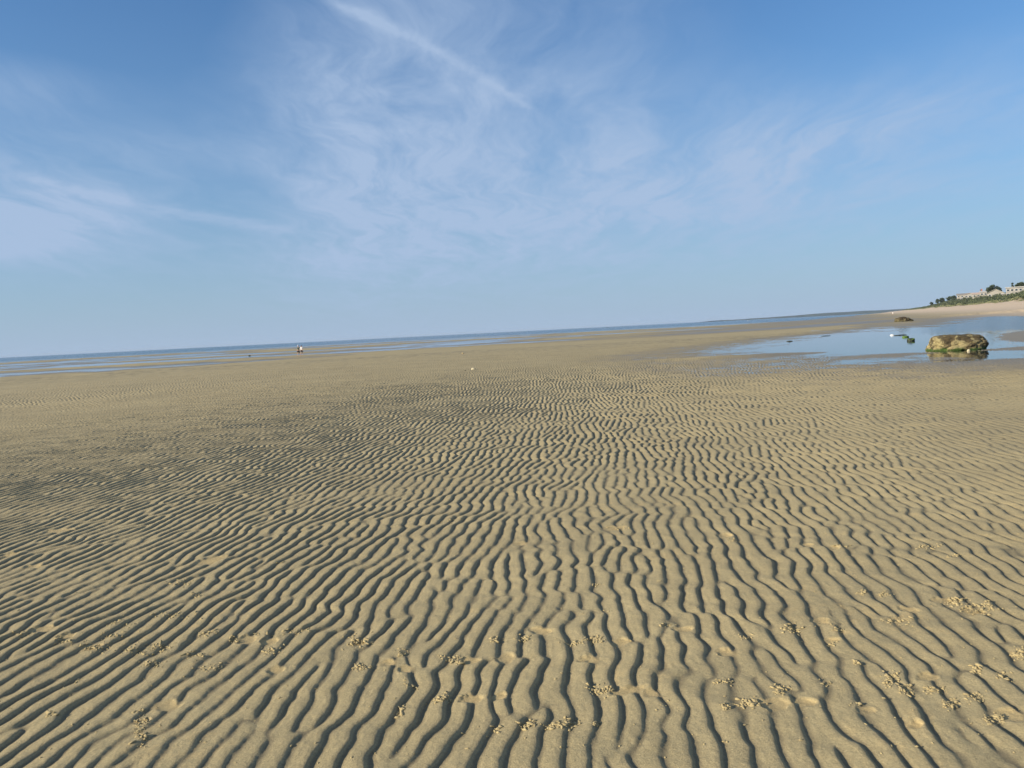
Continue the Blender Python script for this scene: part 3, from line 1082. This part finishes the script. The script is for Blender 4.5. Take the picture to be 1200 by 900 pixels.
M_WALL = mottled('pale painted boards', (0.29, 0.27, 0.22), (0.35, 0.32, 0.27), 0.8, 0.8)
M_WALLG = mottled('weathered shingle wall', (0.28, 0.26, 0.23), (0.34, 0.32, 0.28), 1.2, 0.9)
M_ROOFG = mottled('grey shingle roof', (0.22, 0.20, 0.18), (0.30, 0.27, 0.24), 1.5, 0.9)
M_ROOFP = mottled('pinkish roof', (0.44, 0.33, 0.28), (0.52, 0.40, 0.34), 1.5, 0.9)
M_ROOFW = mottled('white flat roof', (0.40, 0.39, 0.37), (0.47, 0.45, 0.43), 1.5, 0.8)
M_TRIM = mottled('white trim', (0.78, 0.76, 0.72), (0.82, 0.80, 0.76), 2.0, 0.7)
M_BRICK = mottled('red brick', (0.30, 0.12, 0.09), (0.36, 0.16, 0.12), 3.0, 0.9)


def glass_mat():
    m, N, b = material('window glass', 0.08)
    b.inputs['Base Color'].default_value = (0.03, 0.04, 0.05, 1)
    return m


M_GLASS = glass_mat()


def view_place(px, py, D_):
    """point seen in direction px,py at distance D_ ahead"""
    d = pxdir(px, py)
    k = D_ / d.y
    return Vector((d.x * k, D_, CAM_H + d.z * k))


def house(pxc, py_eave, D_, w, dep, wall_h, roof_h, wall, roof, label, kind='gable_front', storeys=1, nwin=3, chimney=False, deck=False, rz=0.0, name='house'):
    """pxc centre, py_eave = where the eaves are seen"""
    e = view_place(pxc, py_eave, D_)
    gz = float(base(np.array([e.x]), np.array([e.y]))[0][0])
    base_z = min(gz, e.z - wall_h) - 0.5
    t = empty(name, (e.x, e.y, base_z), R(rz) - math.atan2(e.x, e.y))
    H = e.z - base_z
    bm = bmesh.new()
    box(bm, 0, 0, 0, w, dep, H)
    if kind == 'gable_front':
        # triangular gable wall facing the beach
        a = [bm.verts.new((x, y, z)) for x, y, z in ((-w / 2, -dep / 2, H + .002), (w / 2, -dep / 2, H + .002), (0, -dep / 2, H + roof_h),
                                                   (-w / 2, dep / 2, H + .002), (w / 2, dep / 2, H + .002), (0, dep / 2, H + roof_h))]
        for f in ((0, 1, 2), (5, 4, 3), (0, 2, 5, 3), (1, 4, 5, 2)):
            bm.faces.new([a[i] for i in f])
    obj('wall', bm, wall, t)
    bm = bmesh.new()
    th = 0.25
    ov = 0.6
    if kind == 'gable_front':
        for sgn in (-1, 1):
            sl = roof_h / (w / 2)
            x1 = sgn * (w / 2 + ov)
            z1 = H - sl * ov
            P_ = [(0, -dep / 2 - ov, H + roof_h + .02), (x1, -dep / 2 - ov, z1 + .02), (x1, dep / 2 + ov, z1 + .02), (0, dep / 2 + ov, H + roof_h + .02)]
            lo = [bm.verts.new(p_) for p_ in P_]
            hi = [bm.verts.new((p_[0], p_[1], p_[2] + th)) for p_ in P_]
            bm.faces.new(lo)
            bm.faces.new(hi)
            for i in range(4):
                bm.faces.new((lo[i], lo[(i + 1) % 4], hi[(i + 1) % 4], hi[i]))
    elif kind == 'gable_side':
        for sgn in (-1, 1):
            sl = roof_h / (dep / 2)
            y1 = sgn * (dep / 2 + ov)
            z1 = H - sl * ov
            P_ = [(-w / 2 - ov, 0, H + roof_h + .02), (-w / 2 - ov, y1, z1 + .02), (w / 2 + ov, y1, z1 + .02), (w / 2 + ov, 0, H + roof_h + .02)]
            lo = [bm.verts.new(p_) for p_ in P_]
            hi = [bm.verts.new((p_[0], p_[1], p_[2] + th)) for p_ in P_]
            bm.faces.new(lo)
            bm.faces.new(hi)
            for i in range(4):
                bm.faces.new((lo[i], lo[(i + 1) % 4], hi[(i + 1) % 4], hi[i]))
    else:
        box(bm, 0, 0, H + .003, w + 2 * ov, dep + 2 * ov, 0.45)
    bmesh.ops.recalc_face_normals(bm, faces=bm.faces)
    rf = obj('roof', bm, roof, t)
    if kind == 'gable_side':
        for sgn in (-1, 1):
            bm = bmesh.new()
            x = sgn * (w / 2 - 0.002)
            f = [bm.verts.new(p_) for p_ in ((x, -dep / 2, H), (x, dep / 2, H), (x, 0, H + roof_h))]
            g_ = [bm.verts.new((q.co.x - sgn * .2, q.co.y, q.co.z)) for q in f]
            bm.faces.new(f)
            bm.faces.new(g_[::-1])
            for i in range(3):
                bm.faces.new((f[i], f[(i + 1) % 3], g_[(i + 1) % 3], g_[i]))
            bmesh.ops.recalc_face_normals(bm, faces=bm.faces)
            obj('gable', bm, wall, t)
    if chimney:
        bm = bmesh.new()
        box(bm, -w * .28, 0, H, .9, .9, roof_h + 1.6)
        box(bm, -w * .28, 0, H + roof_h + 1.603, 1.1, 1.1, .2)
        obj('chimney', bm, M_BRICK, rf)
    for s_ in range(storeys):
        zc = H - 2.2 - s_ * 2.8
        for i in range(nwin):
            xx = (i + .5) / nwin * w - w / 2
            ww = min(1.5, w / nwin * .6)
            bm = bmesh.new()
            box(bm, xx, -dep / 2 - .03, zc - .08, ww + .24, .08, 1.36)
            wf = obj('window', bm, M_TRIM, t)
            bm = bmesh.new()
            box(bm, xx, -dep / 2 - .085, zc, ww, .03, 1.2)
            obj('pane', bm, M_GLASS, wf)
    bm = bmesh.new()
    box(bm, w * .12, -dep / 2 - .05, 0.5, 1.0, .1, 2.1)
    if not deck:
        bm.free()
    else:
        bm.free()
        bm = bmesh.new()
        box(bm, 0, -dep / 2 - 1.6, H - 2.95, w, 3.0, .2)
        for i in range(5):
            box(bm, -w / 2 + .2 + i * (w - .4) / 4, -dep / 2 - 3.0, 0, .2, .2, H - 2.95)
        dk = obj('deck', bm, M_TRIM, t)
        bm = bmesh.new()
        box(bm, 0, -dep / 2 - 3.05, H - 1.9, w, .08, .1)
        for i in range(int(w / .8)):
            box(bm, -w / 2 + .4 + i * .8, -dep / 2 - 3.05, H - 2.75, .08, .08, .84)
        obj('railing', bm, M_TRIM, dk)
    tag(t, label, 'house')
    return t


house(1196, 336.6, 500, 16, 9, 4.6, 0, M_WALLG, M_ROOFW, 'long pale house with white flat roof at the right edge on top of the bluff', 'flat', 2, 7, deck=False)
house(1166.5, 343.4, 560, 10.5, 9, 3.0, 2.7, M_WALL, M_WALL, 'cream house with a pointed gable facing the beach, below the dark round tree', 'gable_front', 1, 3, deck=True)
house(1180, 344.6, 530, 6, 5, 1.2, 0, M_WALLG, M_ROOFW, 'low white roofed shed between the cream gabled house and the long house', 'flat', 1, 2)
house(1152.8, 342.4, 620, 5.0, 6, 3.0, 1.0, M_WALL, M_ROOFW, 'narrow white cottage with brick chimney just left of the gabled house', 'gable_side', 1, 2, chimney=True)
house(1146.5, 344.4, 640, 8.5, 7, 3.0, 1.0, M_WALL, M_ROOFP, 'cottage with a low pinkish roof left of the narrow white cottage', 'gable_side', 1, 3)
house(1136.5, 345.4, 700, 8.5, 8, 3.4, 1.6, M_WALLG, M_ROOFP, 'pale pink roofed house half hidden by shrubs in the middle of the houses', 'gable_front', 1, 3)
house(1127.5, 345.6, 760, 9, 8, 3.2, 1.2, M_WALL, M_ROOFG, 'leftmost house with cream walls under a grey roof on the bluff', 'gable_side', 1, 3)
house(1129.5, 350.0, 700, 5, 5, 1.2, 0.6, M_WALL, M_ROOFW, 'small white hut lower on the slope in front of the leftmost houses', 'gable_side', 1, 2)


def foliage_mat(name, a, b_, hue=0.0):
    m, N, b = material(name, 0.75)
    oi = N.n('ShaderNodeNewGeometry')
    f = N.mr(oi.outputs['Random Per Island'], 0.0, 1.0, smooth=False)
    N.put(b.inputs['Base Color'], N.mix(f, a, b_))
    return m


M_PINE = foliage_mat('dark evergreen leaves', (0.028, 0.046, 0.020), (0.070, 0.092, 0.036))
M_BUSH = foliage_mat('shrub leaves', (0.045, 0.062, 0.022), (0.11, 0.125, 0.050))
M_GRASS = foliage_mat('dune grass', (0.13, 0.145, 0.055), (0.24, 0.23, 0.11))
M_BARK = mottled('bark', (0.10, 0.07, 0.05), (0.14, 0.10, 0.07), 3.0, 0.95)


def leaf_cloud(centres, per, leaf, rnd, squash=0.7):
    """many small faces spread through lumpy volumes"""
    V, F = [], []
    for (cx, cy, cz, r_) in centres:
        n = int(per * r_ * r_)
        for _ in range(n):
            d = Vector((rnd.gauss(0, 1), rnd.gauss(0, 1), rnd.gauss(0, 1))).normalized()
            q = r_ * (rnd.random() ** 0.4)
            c = Vector((cx + d.x * q, cy + d.y * q, cz + d.z * q * squash))
            s = leaf * rnd.uniform(.6, 1.4)
            u = Vector((rnd.gauss(0, 1), rnd.gauss(0, 1), rnd.gauss(0, 1))).normalized()
            w_ = u.orthogonal().normalized()
            i0 = len(V)
            V += [tuple(c + u * s), tuple(c + w_ * s * .6), tuple(c - u * s), tuple(c - w_ * s * .6)]
            F.append((i0, i0 + 1, i0 + 2, i0 + 3))
    return V, F


def raw(name, V, F, mat, parent=None):
    me = bpy.data.meshes.new(name)
    me.from_pydata(V, [], F)
    me.materials.append(mat)
    o = bpy.data.objects.new(name, me)
    C.objects.link(o)
    if parent:
        o.parent = parent
    return o


def tree(px, py_top, D_, crown_w, crown_h, label, seed, name='evergreen_tree', shape='round', mat=None):
    rnd = random.Random(seed)
    crown_w, crown_h = crown_w * 1.45, crown_h * 1.35
    top = view_place(px, py_top, D_)
    gz = float(base(np.array([top.x]), np.array([top.y]))[0][0])
    gz = min(gz, top.z - crown_h * .9)
    t = empty(name, (top.x, top.y, gz - 0.2))
    H = top.z - gz + 0.2
    bm = bmesh.new()
    bmesh.ops.create_cone(bm, cap_ends=True, segments=8, radius1=.35, radius2=.12, depth=H * .85)
    for v in bm.verts:
        v.co.z += H * .425
    for i in range(6):
        a = i * 1.05 + rnd.random()
        z0 = H - crown_h * rnd.uniform(.35, .9)
        L_ = crown_w * rnd.uniform(.25, .42)
        r2 = bmesh.ops.create_cone(bm, cap_ends=True, segments=5, radius1=.12, radius2=.04, depth=L_)
        M_ = Matrix.Translation((0, 0, z0)) @ Matrix.Rotation(a, 4, 'Z') @ Matrix.Rotation(R(62), 4, 'Y') @ Matrix.Translation((0, 0, L_ / 2))
        bmesh.ops.transform(bm, matrix=M_, verts=r2['verts'])
    obj('trunk', bm, M_BARK, t, True)
    cs = []
    n = 26
    for i in range(n):
        f = rnd.random()
        z = H - crown_h * (0.12 + 0.8 * f)
        if shape == 'cone':
            rr = crown_w * .5 * (0.15 + .85 * f)
        else:
            rr = crown_w * .5 * math.sin(math.pi * min(.95, max(.12, f)) * .9 + .15)
        a = rnd.uniform(0, 6.28)
        q = rr * rnd.uniform(.2, .85)
        cs.append((math.cos(a) * q, math.sin(a) * q, z, crown_w * rnd.uniform(.11, .19)))
    V, F = leaf_cloud(cs, 110, .30, rnd)
    raw('crown', V, F, mat or M_PINE, t)
    tag(t, label, 'tree')
    return t


tree(1164.5, 333.4, 590, 6.5, 4.6, 'dark round topped evergreen behind the cream gabled house', 1)
tree(1159, 336.5, 590, 4.5, 3.6, 'smaller dark evergreen leaning left of the round topped one', 2)
tree(1172, 335.2, 600, 2.4, 3.8, 'thin pointed tree right of the round topped evergreen', 3, shape='cone')
tree(1186.5, 330.2, 540, 2.6, 5.0, 'tall narrow dark tree sticking up left of the long house', 4, shape='cone')
tree(1196, 331.2, 530, 6.0, 3.5, 'broad dark tree top above the roof of the long house', 5)
tree(1205, 329.5, 530, 6.5, 4.5, 'bushy dark tree behind the long house, cut by the right edge', 6)
tree(1150, 338.8, 640, 2.2, 3.0, 'small dark tree beside the brick chimney', 7)
tree(1117, 346.3, 840, 6.0, 3.6, 'dark evergreen just left of the leftmost house', 8)
tree(1112, 347.4, 860, 5.0, 3.2, 'second dark evergreen left of the leftmost house', 9)
tree(1104, 348.8, 880, 5.5, 4.4, 'dense green tree near the left end of the bluff', 10)
tree(1099, 350.2, 920, 4.5, 3.8, 'rounded green tree at the left end of the group on the bluff', 11)
tree(1091.5, 353.6, 980, 3.6, 3.2, 'lone small dark tree at the far left end of the bluff', 12)


def build_scrub():
    rnd = random.Random(4)
    nr = np.random.default_rng(9)
    n = 26000
    t = nr.random(n) ** 0.85 * 1100 - 170
    s = -(nr.random(n) ** 1.5 * 95) + 3.0
    X = CP[0] + CU[0] * t + CN[0] * s
    Y = CP[1] + CU[1] * t + CN[1] * s
    z, w_, sw, _ = base(X, Y)
    keep = (sw < -2 + 6 * fbm(X, Y, 16, 16, 4, 35)) & (Y > 200)
    den = fbm(X, Y, 30, 30, 3, 34)
    V, F = [], []
    V2, F2 = [], []
    for i in np.nonzero(keep)[0]:
        grassy = den[i] + rnd.uniform(-.15, .15) < -0.12 or sw[i] > -5
        if grassy:
            v, f = leaf_cloud([(X[i], Y[i], z[i] + .15, rnd.uniform(.7, 1.5))], 9, .42, rnd, .45)
            o0 = len(V2)
            V2 += v
            F2 += [tuple(a + o0 for a in q) for q in f]
        else:
            r_ = rnd.uniform(.8, 1.8) * (1.5 if rnd.random() < .25 and sw[i] > -24 else 1.0)
            v, f = leaf_cloud([(X[i], Y[i], z[i] + r_ * .35, r_)], 9, .46, rnd, .6)
            o0 = len(V)
            V += v
            F += [tuple(a + o0 for a in q) for q in f]
    for _ in range(70):
        tt = rnd.uniform(40, 380)
        sv_ = rnd.uniform(-19, -10)
        x = CP[0] + CU[0] * tt + CN[0] * sv_
        y = CP[1] + CU[1] * tt + CN[1] * sv_
        z0 = float(base(np.array([x]), np.array([y]))[0][0])
        r_ = rnd.uniform(1.1, 2.1)
        v, f = leaf_cloud([(x + rnd.uniform(-1, 1), y + rnd.uniform(-1, 1), z0 + r_ * (.5 + .8 * k_), r_ * (1 - .25 * k_)) for k_ in range(2)], 30, .34, rnd, .8)
        o0 = len(V)
        V += v
        F += [tuple(a + o0 for a in q) for q in f]
    a = raw('shrub_cover', V, F, M_BUSH)
    tag(a, 'low green and grey shrubs covering the bluff slope between the houses', 'shrubs', kind='stuff')
    b_ = raw('dune_grass', V2, F2, M_GRASS)
    tag(b_, 'yellow green dune grass along the foot of the bluff', 'dune grass', kind='stuff')


build_scrub()


def build_haze():
    bm = bmesh.new()
    v = bmesh.ops.create_cube(bm, size=2.0)['verts']
    for q in v:
        q.co = Vector((q.co.x * 43500, q.co.y * 43500, 24.0 if q.co.z > 0 else -12.0))
    m = bpy.data.materials.new('sea haze')
    m.use_nodes = True
    t = m.node_tree
    t.nodes.clear()
    out = t.nodes.new('ShaderNodeOutputMaterial')
    pv = t.nodes.new('ShaderNodeVolumePrincipled')
    pv.inputs['Color'].default_value = (0.62, 0.76, 0.95, 1)
    pv.inputs['Density'].default_value = 0.00006
    t.links.new(pv.outputs[0], out.inputs['Volume'])
    o = obj('haze', bm, m)
    tag(o, 'thin pale blue haze over the flats and the sea', 'haze', kind='stuff')


build_haze()
